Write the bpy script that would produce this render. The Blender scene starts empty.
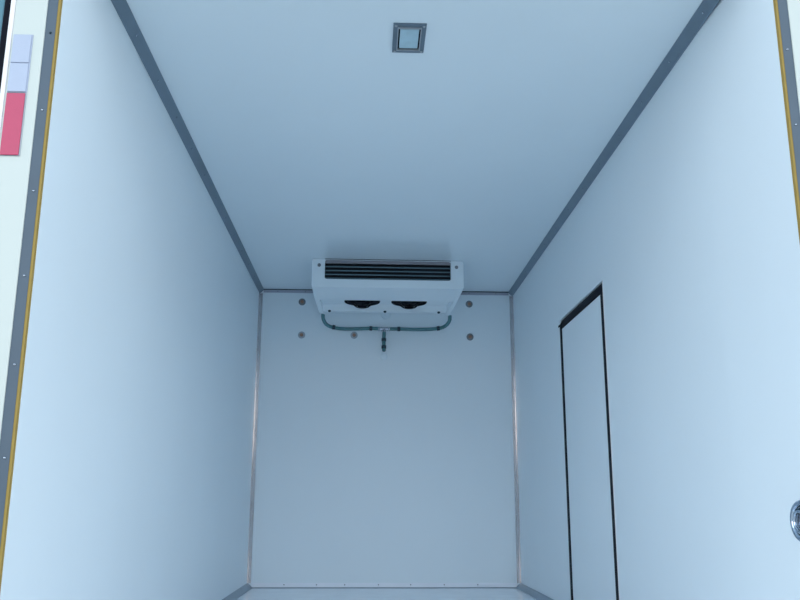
import bpy, bmesh, math
from mathutils import Vector, Matrix

S = bpy.context.scene
C = S.collection

# ------------------------------------------------------------------ camera
W, H, D, F = 1.95, 2.1818, 6.42, 2.098        # inner width, height, back wall y, rear opening y
YAW, PITCH, ROLL = 0.03718, 0.23402, 0.00303
cd = bpy.data.cameras.new('camera')
cam = bpy.data.objects.new('camera', cd)
C.objects.link(cam)
cd.sensor_width = 36.0
cd.lens = 858.13 / 800 * 36.0
cd.clip_start = 0.05
fwd = Vector((math.sin(YAW) * math.cos(PITCH), math.cos(YAW) * math.cos(PITCH), math.sin(PITCH)))
rt = Vector((math.cos(YAW), -math.sin(YAW), 0))
up = rt.cross(fwd)
r2 = rt * math.cos(ROLL) + up * math.sin(ROLL)
u2 = -rt * math.sin(ROLL) + up * math.cos(ROLL)
m = Matrix((r2, u2, -fwd)).transposed().to_4x4()
m.translation = (0.8388, 0, 0.57784)
cam.matrix_world = m
S.camera = cam

# ------------------------------------------------------------------ light
S.view_settings.view_transform = 'Standard'
S.view_settings.look = 'None'
S.view_settings.gamma = 1
S.view_settings.exposure = 0.36
S.view_settings.use_curve_mapping = False
S.cycles.max_bounces = 24
S.cycles.diffuse_bounces = 16

wd = bpy.data.worlds.new('sky')
S.world = wd
wd.use_nodes = True
nt = wd.node_tree
bg = nt.nodes['Background']
tc = nt.nodes.new('ShaderNodeTexCoord')
sx = nt.nodes.new('ShaderNodeSeparateXYZ')
rp = nt.nodes.new('ShaderNodeValToRGB')
nt.links.new(tc.outputs['Generated'], sx.inputs[0])
nt.links.new(sx.outputs['Z'], rp.inputs[0])
nt.links.new(rp.outputs[0], bg.inputs[0])
stops = [(0.0, (.22, .27, .31)), (0.055, (.24, .29, .33)), (0.064, (1.60, 1.47, 1.36)), (0.116, (1.60, 1.48, 1.38)),
         (0.126, (.58, .68, .78)), (0.20, (.84, .99, 1.11)), (0.26, (1.24, 1.46, 1.64)), (0.45, (1.20, 1.44, 1.64)), (0.6, (.35, .46, .56)), (1.0, (.16, .25, .34))]
el = rp.color_ramp.elements
el[0].position, el[0].color = stops[0][0], (*stops[0][1], 1)
el[1].position, el[1].color = stops[-1][0], (*stops[-1][1], 1)
for p_, c_ in stops[1:-1]:
    e = el.new(p_)
    e.color = (*c_, 1)
bg.inputs[1].default_value = 1.6

sd = bpy.data.lights.new('sun', 'SUN')
sd.energy = 1.0
sd.angle = 0.01
sd.color = (1.0, .95, .88)
sun = bpy.data.objects.new('sun', sd)
C.objects.link(sun)
sun.rotation_euler = Vector((0.75, 0.35, 0.95)).to_track_quat('Z', 'Y').to_euler()   # from the right and the truck's front

# ------------------------------------------------------------------ materials
def mat(name, col, rough=.5, metal=0.0, bump=0.0, bscale=40.0, var=0.0, vscale=3.0, spec=.5, stretch=(1, 1, 1), trans=0):
    mt = bpy.data.materials.new(name)
    mt.use_nodes = True
    n = mt.node_tree
    b = n.nodes['Principled BSDF']
    b.inputs['Base Color'].default_value = (*col, 1)
    b.inputs['Roughness'].default_value = rough
    b.inputs['Metallic'].default_value = metal
    b.inputs['Specular IOR Level'].default_value = spec
    if trans:
        b.inputs['Transmission Weight'].default_value = trans
    t = n.nodes.new('ShaderNodeTexCoord')
    mp = n.nodes.new('ShaderNodeMapping')
    mp.inputs['Scale'].default_value = stretch
    n.links.new(t.outputs['Object'], mp.inputs[0])
    nz = n.nodes.new('ShaderNodeTexNoise')
    nz.inputs['Scale'].default_value = vscale
    nz.inputs['Detail'].default_value = 5
    n.links.new(mp.outputs[0], nz.inputs['Vector'])
    mx = n.nodes.new('ShaderNodeMix')
    mx.data_type = 'RGBA'
    mx.inputs['A'].default_value = (*[c * (1 - var) for c in col], 1)
    mx.inputs['B'].default_value = (*[min(1, c * (1 + var)) for c in col], 1)
    n.links.new(nz.outputs[0], mx.inputs['Factor'])
    n.links.new(mx.outputs['Result'], b.inputs['Base Color'])
    if bump:
        n2 = n.nodes.new('ShaderNodeTexNoise')
        n2.inputs['Scale'].default_value = bscale
        n.links.new(mp.outputs[0], n2.inputs['Vector'])
        bp = n.nodes.new('ShaderNodeBump')
        bp.inputs['Strength'].default_value = bump
        bp.inputs['Distance'].default_value = .002
        n.links.new(n2.outputs[0], bp.inputs['Height'])
        n.links.new(bp.outputs[0], b.inputs['Normal'])
    return mt

WHITE = (.825, .882, .918)
M = {
    'wall': mat('white_panel', WHITE, .38, bump=.15, bscale=14, var=.02, vscale=2.2, stretch=(1, 1, .35)),
    'ceiling': mat('white_ceiling_panel', (.80, .868, .91), .20, bump=.1, bscale=10, var=.015),
    'floor': mat('smooth_floor_panel', (.80, .86, .91), .14, bump=.25, bscale=25, var=.08, vscale=6),
    'trim': mat('grey_aluminium', (.19, .25, .31), .42, metal=.35, var=.08, vscale=8),
    'floor_trim': mat('floor_aluminium', (.24, .31, .38), .4, metal=.4, var=.08, vscale=8),
    'back_trim': mat('mauve_grey_aluminium', (.42, .44, .52), .35, metal=.5, var=.05),
    'steel': mat('stainless_steel', (.40, .44, .50), .09, metal=.85, var=.04, vscale=12),
    'corner': mat('corner_aluminium', (.54, .545, .575), .10, metal=.7, var=.04, vscale=12),
    'sill': mat('pale_aluminium', (.88, .90, .96), .35, metal=.0, var=.04, vscale=12),
    'post': mat('white_painted_steel', (.62, .645, .60), .35, metal=0, var=.015, vscale=4),
    'strip': mat('dull_grey_strip', (.085, .115, .15), .5, metal=.1, var=.12, vscale=9),
    'yellow': mat('yellow_sealant', (.36, .235, .05), .7, var=.15, vscale=30),
    'black': mat('black_rubber', (.003, .004, .010), .6, spec=.12, var=.2, vscale=20),
    'housing': mat('white_plastic', (.84, .90, .94), .33, var=.01),
    'dark': mat('dark_coil', (.008, .014, .022), .5, var=.3, vscale=60),
    'louver': mat('grey_louver', (.10, .17, .21), .4, metal=.3, var=.1),
    'rail': mat('aluminium_rail', (.30, .29, .32), .45, metal=.2, var=.1, vscale=15),
    'hose': mat('green_hose', (.09, .22, .24), .25, var=.15, vscale=25),
    'clamp': mat('dark_clamp', (.012, .035, .05), .4, metal=.3),
    'bolt': mat('brown_grey_bolt', (.34, .20, .14), .45, metal=.4, var=.2, vscale=60),
    'washer': mat('grey_washer', (.22, .23, .25), .45, metal=.4, var=.1, vscale=30),
    'washer_light': mat('pale_grey_washer', (.40, .43, .47), .45, metal=.3, var=.1, vscale=30),
    'plug': mat('pale_sealant', (.80, .87, .91), .45, var=.03),
    'red': mat('red_reflector', (.56, .055, .13), .35, bump=.2, bscale=300, var=.05, vscale=60),
    'white_ref': mat('white_reflector', (.46, .50, .62), .35, bump=.2, bscale=300, var=.03, vscale=40),
    'lamp_frame': mat('lamp_grey_metal', (.17, .22, .27), .38, metal=.5, var=.1, vscale=20),
    'lens': mat('frosted_lens', (.42, .58, .66), .15, var=.15, vscale=25),
    'chrome': mat('chrome', (.55, .62, .72), .12, metal=1.0),
    'door_side': mat('sky_teal_door_side', (.08, .22, .28), .4, var=.1),  # teal of the reflected surroundings put into the door's colour
    'outer': mat('outer_white_panel', (.80, .83, .85), .4, var=.02),
    'ground': mat('pale_concrete', (.42, .44, .44), .9, bump=.5, bscale=60, var=.15, vscale=1.5),
    'edge_highlight': mat('painted_edge_highlight', (.90, .84, .84), .35),  # pale colour paints the highlight along the post edge and door lip
}

# ------------------------------------------------------------------ helpers
def link(name, bm, m, parent=None, loc=(0, 0, 0), smooth=False, kind=None, bev=0, seg=2):
    bmesh.ops.recalc_face_normals(bm, faces=bm.faces)
    me = bpy.data.meshes.new(name)
    bm.to_mesh(me)
    bm.free()
    me.materials.append(M[m])
    if smooth:
        for p in me.polygons:
            p.use_smooth = True
    o = bpy.data.objects.new(name, me)
    C.objects.link(o)
    o.location = loc
    if parent:
        o.parent = parent
    if kind:
        o['kind'] = kind
    if bev:
        b = o.modifiers.new('bevel', 'BEVEL')
        b.width = bev
        b.segments = seg
        b.limit_method = 'ANGLE'
    return o

def root(name, label, cat, loc=(0, 0, 0), group=None):
    o = bpy.data.objects.new(name, None)
    o.empty_display_size = .05
    C.objects.link(o)
    o.location = loc
    return tag(o, label, cat, group)

def tag(o, label, cat, group=None):
    o['label'] = label
    o['category'] = cat
    if group:
        o['group'] = group
    return o

def box(bm, x0, x1, y0, y1, z0, z1):
    v = [bm.verts.new((x, y, z)) for x in (x0, x1) for y in (y0, y1) for z in (z0, z1)]
    for f in ((0, 1, 3, 2), (4, 6, 7, 5), (0, 4, 5, 1), (2, 3, 7, 6), (0, 2, 6, 4), (1, 5, 7, 3)):
        bm.faces.new([v[i] for i in f])
    return bm

def B(*a):
    bm = bmesh.new()
    if isinstance(a[0], (tuple, list)):
        for q in a:
            box(bm, *q)
    else:
        box(bm, *a)
    return bm

def prism(pts, a, b, axis):
    """polygon pts in the two other axes (cyclic order x,y,z without axis), extruded a..b along axis"""
    bm = bmesh.new()
    def P(p, t):
        return {'x': (t, p[0], p[1]), 'y': (p[0], t, p[1]), 'z': (p[0], p[1], t)}[axis]
    A = [bm.verts.new(P(p, a)) for p in pts]
    Bv = [bm.verts.new(P(p, b)) for p in pts]
    bm.faces.new(A)
    bm.faces.new(Bv[::-1])
    for i in range(len(pts)):
        j = (i + 1) % len(pts)
        bm.faces.new((A[i], A[j], Bv[j], Bv[i]))
    return bm

def lathe(prof, n=32, axis='z', bm=None, cap=True):
    """prof: (radius, height) list"""
    bm = bm or bmesh.new()
    rings = []
    for r, h in prof:
        ring = []
        for k in range(n):
            a = 2 * math.pi * k / n
            c, s = r * math.cos(a), r * math.sin(a)
            ring.append(bm.verts.new({'z': (c, s, h), 'y': (c, h, s), 'x': (h, c, s)}[axis]))
        rings.append(ring)
    for a, b in zip(rings, rings[1:]):
        for k in range(n):
            bm.faces.new((a[k], a[(k + 1) % n], b[(k + 1) % n], b[k]))
    if cap:
        bm.faces.new(rings[0])
        bm.faces.new(rings[-1][::-1])
    return bm

def torus(bm, R, r, z, n=32, k=8, axis='z'):
    rings = []
    for i in range(n):
        a = 2 * math.pi * i / n
        ring = []
        for j in range(k):
            b = 2 * math.pi * j / k
            rr = R + r * math.cos(b)
            c, s, h = rr * math.cos(a), rr * math.sin(a), z + r * math.sin(b)
            ring.append(bm.verts.new({'z': (c, s, h), 'y': (c, h, s), 'x': (h, c, s)}[axis]))
        rings.append(ring)
    for i in range(n):
        a, b = rings[i], rings[(i + 1) % n]
        for j in range(k):
            bm.faces.new((a[j], a[(j + 1) % k], b[(j + 1) % k], b[j]))
    return bm

def smooth_path(pts, k=8):
    pts = [Vector(p) for p in pts]
    if len(pts) < 3:
        return pts
    out = []
    for i in range(len(pts) - 1):
        p0 = pts[max(i - 1, 0)]
        p1, p2 = pts[i], pts[i + 1]
        p3 = pts[min(i + 2, len(pts) - 1)]
        for s in range(k):
            t = s / k
            out.append(.5 * ((2 * p1) + (p2 - p0) * t + (2 * p0 - 5 * p1 + 4 * p2 - p3) * t * t + (3 * p1 - p0 - 3 * p2 + p3) * t ** 3))
    out.append(pts[-1])
    return out

def tube(pts, r, n=12, bm=None):
    bm = bm or bmesh.new()
    rings = []
    ref = Vector((0, 1, 0.05)).normalized()
    for i, p in enumerate(pts):
        d = (pts[min(i + 1, len(pts) - 1)] - pts[max(i - 1, 0)]).normalized()
        rf = ref if abs(d.dot(ref)) < .9 else Vector((1, 0, 0))
        a = d.cross(rf).normalized()
        b = d.cross(a).normalized()
        rings.append([bm.verts.new(p + r * (math.cos(2 * math.pi * k / n) * a + math.sin(2 * math.pi * k / n) * b)) for k in range(n)])
    for a, b in zip(rings, rings[1:]):
        for k in range(n):
            bm.faces.new((a[k], a[(k + 1) % n], b[(k + 1) % n], b[k]))
    bm.faces.new(rings[0])
    bm.faces.new(rings[-1][::-1])
    return bm

RIVETS = {}
def rivet(loc, axis, parent, m='steel', r=.004, name='rivet'):
    """domed head whose flat side sits on a surface; axis = outward direction"""
    key = (m, r)
    if key not in RIVETS:
        o = link(name, lathe([(r, 0), (r * .95, r * .35), (r * .6, r * .7), (r * .15, r * .85)], 12), m, smooth=True)
        RIVETS[key] = o
    else:
        o = RIVETS[key].copy()
        o.name = name
        C.objects.link(o)
    o.location = loc
    o.rotation_euler = Vector(axis).to_track_quat('Z', 'Y').to_euler()
    o.parent = parent
    return o

# ------------------------------------------------------------------ ground and box shell
T = .134
g = link('ground', B(-30, 30, -30, 30, -1.0, -.9), 'ground', kind='structure')
link('wall_left', B(-T + .003, 0, F + .012, D + .1, -.0, H), 'wall', kind='structure')
DY0, DY1, DZ = 3.922, 4.851, 1.622
link('wall_right', B((W, W + T - .003, 2.60, DY0, 0, H), (W, W + T - .003, DY1, D + .1, 0, H),
                     (W, W + T - .003, DY0, DY1, DZ, H), (W + .09, W + T - .003, DY0, DY1, 0, DZ)), 'wall', kind='structure')
link('wall_fillet', prism([(W, 2.60), (W + .013, F + .012), (W + T - .003, F + .012), (W + T - .003, 2.60)], 0, H, 'z'), 'wall',
     parent=bpy.data.objects['wall_right'])
link('wall_back', B(0, W, D, D + .1, 0, H), 'wall', kind='structure')
link('ceiling', B(-T + .003, W + T - .003, F + .012, D + .1, H, H + .12), 'ceiling', kind='structure')
link('floor', B(-T + .003, W + T - .003, F + .012, D + .1, -.14, 0), 'floor', kind='structure')

# side door, flush in the right wall
door = link('door_1', B(W + .001, W + .09, DY0 + .045, DY1 - .045, .045, DZ - .056), 'wall', kind='structure', bev=.004)
def gasket(pts, a, b, axis):
    return link('gasket', prism(pts, a, b, axis), 'black', parent=door)
# vertical gaskets, rounded slightly into the reveal
for y0, y1 in ((DY0, DY0 + .045), (DY1 - .045, DY1)):
    gasket([(W - .001, y0 + .0005), (W - .002, y0 + .003), (W - .002, y1 - .003), (W - .001, y1 - .0005), (W + .085, y1 - .001), (W + .085, y0 + .001)], .02, DZ - .03, 'z')
gasket([(W + .012, DZ - .001), (W + .001, DZ - .022), (W - .001, DZ - .056), (W + .085, DZ - .056), (W + .085, DZ - .001)], DY0 + .0, DY1, 'y')
link('gasket', B(W + .002, W + .085, DY0, DY1, .005, .045), 'black', parent=door)
link('gasket_lug', B(W - .004, W + .0, DY1 - .01, DY1 + .026, DZ - .036, DZ - .026), 'black', parent=door)
link('edge_lip', B(W - .0012, W + .003, DY0 - .006, DY0 - .001, .0, DZ - .0), 'edge_highlight', parent=door)

# ceiling trims: chamfered aluminium covers with rivets
a = .033
t1 = link('trim_1', prism([(0, H), (0, H - a), (.005, H - a), (a, H - .005), (a, H)], F + .012, D - .001, 'y'), 'trim', kind='structure')
t2 = link('trim_2', prism([(W, H), (W, H - a), (W - .005, H - a), (W - a, H - .005), (W - a, H)], F + .012, D - .001, 'y'), 'trim', kind='structure')
for k in range(12):
    y = 2.40 + .325 * k
    rivet((.019, y, H - .019), (1, 0, -1), t1)
    rivet((W - .019, y + .1, H - .019), (-1, 0, -1), t2)
# thin trim where ceiling meets back wall, with a dark seam above
t3 = link('trim_3', B(a, W - a, D - .006, D - .0005, H - .026, H - .005), 'back_trim', kind='structure')
link('seam', B(a, W - a, D - .010, D - .0005, H - .005, H), 'black', parent=t3)
for k in range(9):
    rivet((.14 + .21 * k, D - .006, H - .016), (0, -1, 0), t3, 'washer')
# corner angles of the back wall
def corner(n, x, s):
    L = .026
    o = link('trim_%d' % n, prism([(x, D), (x + s * L, D), (x + s * L, D - .003), (x + s * .003, D - .003), (x + s * .003, D - L), (x, D - L)], .032, H - a, 'z'), 'corner', kind='structure')
    for k in range(7):
        z = .22 + .29 * k
        rivet((x + s * .017, D - .003, z), (0, -1, 0), o, 'washer')
        rivet((x + s * .003, D - .018, z + .05), (s, 0, 0), o, 'washer')
    return o
corner(4, 0, 1)
corner(5, W, -1)
# skirting on the back wall and floor trims along the sides
t6 = link('trim_6', prism([(D, 0), (D, .034), (D - .004, .034), (D - .008, .004), (D - .012, 0)], .03, W - .03, 'x'), 'sill', kind='structure')
for x in (.26, .49, .69, .93, 1.16, 1.40, 1.64):
    rivet((x, D - .0045, .022), (0, -1, 0), t6, 'clamp')
link('seam', B(.03, W - .03, D - .018, D - .0125, .0, .005), 'trim', parent=t6)
b_ = .034
link('trim_7', prism([(0, 0), (0, b_), (.005, b_), (b_, .005), (b_, 0)], F + .012, D - .001, 'y'), 'floor_trim', kind='structure')
link('trim_8', prism([(W, 0), (W, b_), (W - .005, b_), (W - b_, .005), (W - b_, 0)], F + .012, D - .001, 'y'), 'floor_trim', kind='structure')

# ------------------------------------------------------------------ rear frame
def frame_side(s, x, n):
    def X(d0, d1):
        p, q = x + s * d0, x + s * d1
        return min(p, q), max(p, q)
    x0, x1 = X(.0008, .0072)
    link('trim_%d' % n, B(x0, x1, F, F + .012, -.05, H + .02), 'yellow', kind='structure')
    x0, x1 = X(.007, .0335)
    st = link('trim_%d' % (n + 1), B(x0, x1, F - .001, F + .012, -.05, H + .02), 'strip', kind='structure')
    for k in range(10):
        z = 1.80 - .2235 * (k - 1)
        if z > 0:
            rivet((x + s * .019, F - .001, z), (0, -1, 0), st, 'steel' if (k != 1 or s > 0) else 'clamp', r=.0035)
    x0, x1 = X(.0335, .118)
    po = link('trim_%d' % (n + 2), B(x0, x1, F - .004, F + .012, -.12, H + .12), 'post', kind='structure', bev=.002)
    x0, x1 = X(.118, .1305)
    link('edge_strip', B(x0, x1, F - .006, F + .012, -.12, H + .12), 'edge_highlight', parent=po, bev=.002)  # outer bevel of the post, its highlight put into the paler colour
frame_side(-1, 0, 9)
frame_side(1, W + .013, 12)
link('trim_15', B(-.13, W + .147, F - .002, F + .012, H, H + .12), 'post', kind='structure')
link('trim_16', B(-.13, W + .147, F - .002, F + .012, -.14, 0), 'post', kind='structure')

# rear door leaf folded back along the left flank
rd = root('rear_door', 'rear cargo door folded back beside the left post, dark rubber edge', 'truck door', (-.1575, F + .03, -.1))
link('gasket', B(-.0, .024, -.015, .04, 0, 2.35), 'black', parent=rd, bev=.004)
link('door_panel', B(-.085, .0, -.01, .95, 0, 2.35), 'door_side', parent=rd, bev=.004)
for z in (.3, 1.1, 2.1):
    link('hinge', B(-.03, .026, -.025, -.0152, z, z + .06), 'steel', parent=rd, bev=.002)

# reflectors on the left post
def reflector(x0, x1, z0, z1, m, label):
    rf = root('reflector', label, 'reflector', ((x0 + x1) / 2, F - .004, z0), 'reflective markers on the left post')
    w = (x1 - x0) / 2
    h = z1 - z0
    link('backing', B(-w - .001, w + .003, -.002, 0, -.001, h + .001), 'white_ref' if m != 'red' else 'washer_light', parent=rf, bev=.001)
    n = 2 if m != 'red' else 1
    for k in range(n):
        link('reflective_face', B(-w, w, -.005, -.002, h * k / n + .0006, h * (k + 1) / n - .0006), m, parent=rf, bev=.0015)
reflector(-.112, -.064, 1.6235, 1.79, 'white_ref', 'white reflective marker plate on the left post, above the red one')
reflector(-.112, -.064, 1.446, 1.6205, 'red', 'red reflective marker plate on the left rear post')

# ------------------------------------------------------------------ ceiling lamp
lx0, lx1, ly0, ly1 = .912, 1.026, 2.635, 2.824
lc = ((lx0 + lx1) / 2, (ly0 + ly1) / 2, H)
lamp = root('ceiling_lamp', 'small rectangular recessed ceiling lamp with grey metal frame, switched off', 'lamp', lc)
w, d = .057, .0945
wi, di = .042, .076
link('frame', B((-w, -wi, -d, d, -.006, 0), (wi, w, -d, d, -.006, 0), (-wi, wi, -d, -di, -.006, 0), (-wi, wi, di, d, -.006, 0)), 'lamp_frame', parent=lamp)
iw, idd = .0385, .071
link('inner_rim', B((-wi, -iw, -di, di, -.010, -.001), (iw, wi, -di, di, -.010, -.001), (-iw, iw, -di, -idd, -.010, -.001), (-iw, iw, idd, di, -.010, -.001)), 'washer_light', parent=lamp)  # pale material paints a highlight onto the rim
link('shadow_gap', B(-iw, iw, -idd, idd, -.002, -.0005), 'black', parent=lamp)
link('lens', B(-iw + .005, iw - .005, -idd + .006, idd - .012, -.009, -.002), 'lens', parent=lamp, bev=.003, seg=3)
for sx_ in (-1, 1):
    for sy_ in (-1, 1):
        rivet((sx_ * .048, sy_ * .084, -.006), (0, 0, -1), lamp, 'washer_light', r=.005, name='screw')

# ------------------------------------------------------------------ evaporator unit
ev = root('evaporator_unit', 'white ceiling-mounted refrigeration unit with dark louvred grille and two fans', 'cooling unit', (.965, 5.56, H))
ev.rotation_euler = (0, 0, .014)
hw = .51
def rounded_rect(x0, x1, z0, z1, r, k=5):
    pts = []
    for cx, cz, a0 in ((x1 - r, z1 - r, 0), (x0 + r, z1 - r, 90), (x0 + r, z0 + r, 180), (x1 - r, z0 + r, 270)):
        for i in range(k + 1):
            t = math.radians(a0 + 90 * i / k)
            pts.append((cx + r * math.cos(t), cz + r * math.sin(t)))
    return pts
def bezel(outer, inner, y0, y1):
    bm = bmesh.new()
    n = len(inner)
    vs = [[bm.verts.new((p[0], y, p[1])) for p in L] for L in (outer, inner) for y in (y0, y1)]
    of, ob, inf, inb = vs
    for i in range(n):
        j = (i + 1) % n
        bm.faces.new((of[i], of[j], inf[j], inf[i]))
        bm.faces.new((ob[j], ob[i], inb[i], inb[j]))
        bm.faces.new((of[j], of[i], ob[i], ob[j]))
        bm.faces.new((inf[i], inf[j], inb[j], inb[i]))
    return bm
inner = rounded_rect(-.424, .424, -.139, -.006, .016)
outer = rounded_rect(-hw, hw, -.197, -.001, .016)
link('front_panel', bezel(outer, inner, 0, .03), 'housing', parent=ev, bev=.003)
body = prism([(.075, -.002), (.075, -.142), (.030, -.142), (.006, -.196), (.28, -.213), (.30, -.213), (.30, -.180), (.56, -.180), (.575, -.226),
              (.58, -.229), (.64, -.226), (.66, -.18), (.845, -.165), (.845, -.002)], -.482, .482, 'x')  # raised rear extension is unseen, added to shade the wall below
link('housing', body, 'housing', parent=ev)
for s in (-1, 1):
    bm = bmesh.new()
    rows = []
    for v, zt, zb, xo in ((.028, -.002, -.197, .51), (.30, -.002, -.218, .502), (.60, -.002, -.238, .486), (.655, -.002, -.232, .484)):
        rows.append([bm.verts.new((s * q, v, z)) for q, z in ((xo, zt), (xo, zb + .012), (xo - .004, zb + .003), (xo - .012, zb), (xo - .034, zb), (xo - .034, zt))])
    for p, q in zip(rows, rows[1:]):
        for i in range(6):
            j = (i + 1) % 6
            bm.faces.new((p[i], p[j], q[j], q[i]))
    bm.faces.new(rows[0])
    bm.faces.new(rows[-1][::-1])
    link('side_cheek', bm, 'housing', parent=ev)
# grille
link('coil', B(-.476, .476, .058, .074, -.140, -.003), 'dark', parent=ev)
link('top_rail', B(-.423, .423, .006, .02, -.028, -.006), 'rail', parent=ev, bev=.002)
link('seam', B(-.424, .424, -.002, .022, -.004, -.0005), 'black', parent=ev)
lv0 = None
for k, z in enumerate((-.051, -.078, -.105, -.131)):
    if lv0 is None:
        lv = lv0 = link('louver', prism([(.014, -.0035), (.010, .0035), (.040, .010), (.044, .004)], -.423, .423, 'x'), 'louver', parent=ev)
    else:
        lv = lv0.copy()
        C.objects.link(lv)
    lv.location = (0, 0, z)
for s in (-1, 1):
    rivet((s * .462, -.0, -.045), (0, -1, 0), ev, 'washer', r=.012, name='screw')
for u in (-.405, .0, .395):
    rivet((u, .575, -.229), (0, -.5, -1), ev, 'clamp', r=.011, name='screw')
# fans: mouth ring, ringed guard and motor hub
for u in (-.168, .168):
    fan = link('fan', lathe([(.128, 0), (.128, -.003), (.105, -.005), (.10, -.0055)], 40), 'black', parent=ev, loc=(u, .435, -.187), smooth=False)
    link('motor_hub', lathe([(.062, -.004), (.058, -.018), (.048, -.028), (.030, -.034), (.008, -.036)], 28), 'dark', parent=fan, smooth=True)
    bm = bmesh.new()
    for R_, z in ((.124, -.005), (.110, -.007), (.097, -.010), (.084, -.014), (.072, -.020), (.061, -.029), (.050, -.038), (.034, -.043)):
        torus(bm, R_, .0022, z, 36, 6)
    for k in range(8):
        t = math.pi * k / 4
        pts = [Vector((R_ * math.cos(t), R_ * math.sin(t), z)) for R_, z in ((.124, -.005), (.097, -.010), (.072, -.020), (.050, -.038), (.030, -.044))]
        tube(pts, .002, 6, bm)
    lathe([(.034, -.043), (.034, -.046), (.01, -.047)], 20, bm=bm)
    link('fan_guard', bm, 'black', parent=fan, smooth=True)

# ------------------------------------------------------------------ wall fixings
def bolt(x, z, label, m='washer'):
    r_ = root('bolt', label, 'bolt', (x, D, z), 'round bolt fixings on the back wall')
    wsh = link('washer', lathe([(.027, 0), (.027, -.003), (.024, -.005), (.012, -.005)], 28, 'y'), m, parent=r_)
    link('bolt_head', lathe([(.0145, -.005), (.0145, -.011), (.011, -.014)], 6, 'y'), 'bolt', parent=r_)
bolt(.328, 2.085, 'round bolt and washer on back wall, left of the cooling unit')
bolt(.331, 1.827, 'pale washered bolt far left on back wall, level with the hose', 'washer_light')
bolt(.729, 1.829, 'pale washered bolt just below the left half of the green hose', 'washer_light')
bolt(1.611, 2.083, 'round bolt and washer on back wall, right of the cooling unit')
bolt(1.614, 1.825, 'lower round bolt and washer on back wall, right of the green hose')

gr = link('pipe_grommet', lathe([(.040, 0), (.040, -.006), (.034, -.012), (.022, -.012), (.020, -.004)], 32, 'y'), 'plug', loc=(.971, D, 1.994), smooth=False)
tag(gr, 'round white pipe grommet on back wall, just under the cooling unit', 'grommet')
pg = link('sealant_plug', lathe([(.028, 0), (.026, -.002), (.020, -.004), (.006, -.005)], 24, 'y'), 'plug', loc=(.955, D, 1.668), smooth=True)
tag(pg, 'pale sealant plug on back wall below the drain hose stub', 'plug')

# ------------------------------------------------------------------ drain hose
HY = D - .034
dh = root('drain_hose', 'green drain hose with black clamps and a tee, below the cooling unit', 'hose', (.957, HY, 1.874))
def loc(x, y, z):
    return Vector((x - .957, y - HY, z - 1.874))
left = [loc(*p) for p in ((.500, 6.232, 1.949), (.499, 6.236, 1.940), (.502, 6.27, 1.917), (.520, 6.33, 1.895), (.560, 6.375, 1.882), (.64, HY, 1.872), (.75, HY, 1.873), (.86, HY, 1.877), (.925, HY, 1.875))]
right = [loc(*p) for p in ((1.442, 6.232, 1.949), (1.443, 6.236, 1.940), (1.443, 6.27, 1.918), (1.425, 6.33, 1.897), (1.385, 6.375, 1.884), (1.30, HY, 1.876), (1.18, HY, 1.873), (1.08, HY, 1.875), (.99, HY, 1.875))]
stub = [loc(*p) for p in ((.957, HY, 1.85), (.955, HY, 1.80), (.955, HY, 1.755), (.956, HY + .006, 1.728), (.957, D - .002, 1.715))]
for P_ in (left, right, stub):
    link('hose', tube(smooth_path(P_), .0135), 'hose', parent=dh, smooth=True)
bm = tube([Vector((-.042, 0, 0)), Vector((.042, 0, 0))], .011)
tube([Vector((0, 0, 0)), Vector((0, 0, -.045))], .011, bm=bm)
for q in (-.040, -.022, .022, .040):
    tube([Vector((q - .004, 0, 0)), Vector((q + .004, 0, 0))], .0165, bm=bm)
link('tee_fitting', bm, 'steel', parent=dh)
def clamp(c, dvec):
    dvec = Vector(dvec) * .011
    bm = tube([c - dvec, c + dvec], .0175, 14)
    box(bm, c.x - .006, c.x + .006, c.y - .026, c.y - .016, c.z - .006, c.z + .012)
    link('hose_clamp', bm, 'clamp', parent=dh)
clamp(loc(.575, 6.378, 1.881), (.95, .1, -.12))
clamp(loc(.856, HY, 1.877), (1, 0, 0))
clamp(loc(1.068, HY, 1.875), (1, 0, 0))
clamp(loc(1.368, 6.38, 1.882), (1, -.1, .12))
clamp(loc(.955, HY, 1.790), (0, 0, 1))
clamp(loc(.9555, HY + .002, 1.735), (0, .15, 1))

# ------------------------------------------------------------------ round fitting on the right wall
rg = root('wall_ring', 'round chrome cup fitting set in the right wall near the opening', 'wall fitting', (W + .0098, 2.236, .538))
rg.rotation_euler = (0, 0, .0268)
link('rim', lathe([(.054, .0), (.054, -.004), (.050, -.008), (.043, -.008), (.040, -.003), (.040, .0)], 48, 'x', cap=False), 'chrome', parent=rg, smooth=False)
link('cup', lathe([(.040, -.0008), (.036, -.004), (.028, -.0015), (.012, -.0012)], 40, 'x', cap=True), 'steel', parent=rg, smooth=True)
bm = torus(bmesh.new(), .026, .0045, -.009, 36, 8, 'x')
link('pull_ring', bm, 'chrome', parent=rg, smooth=True)
link('pivot', B(-.012, -.001, -.006, .006, .020, .034), 'clamp', parent=rg, bev=.002)
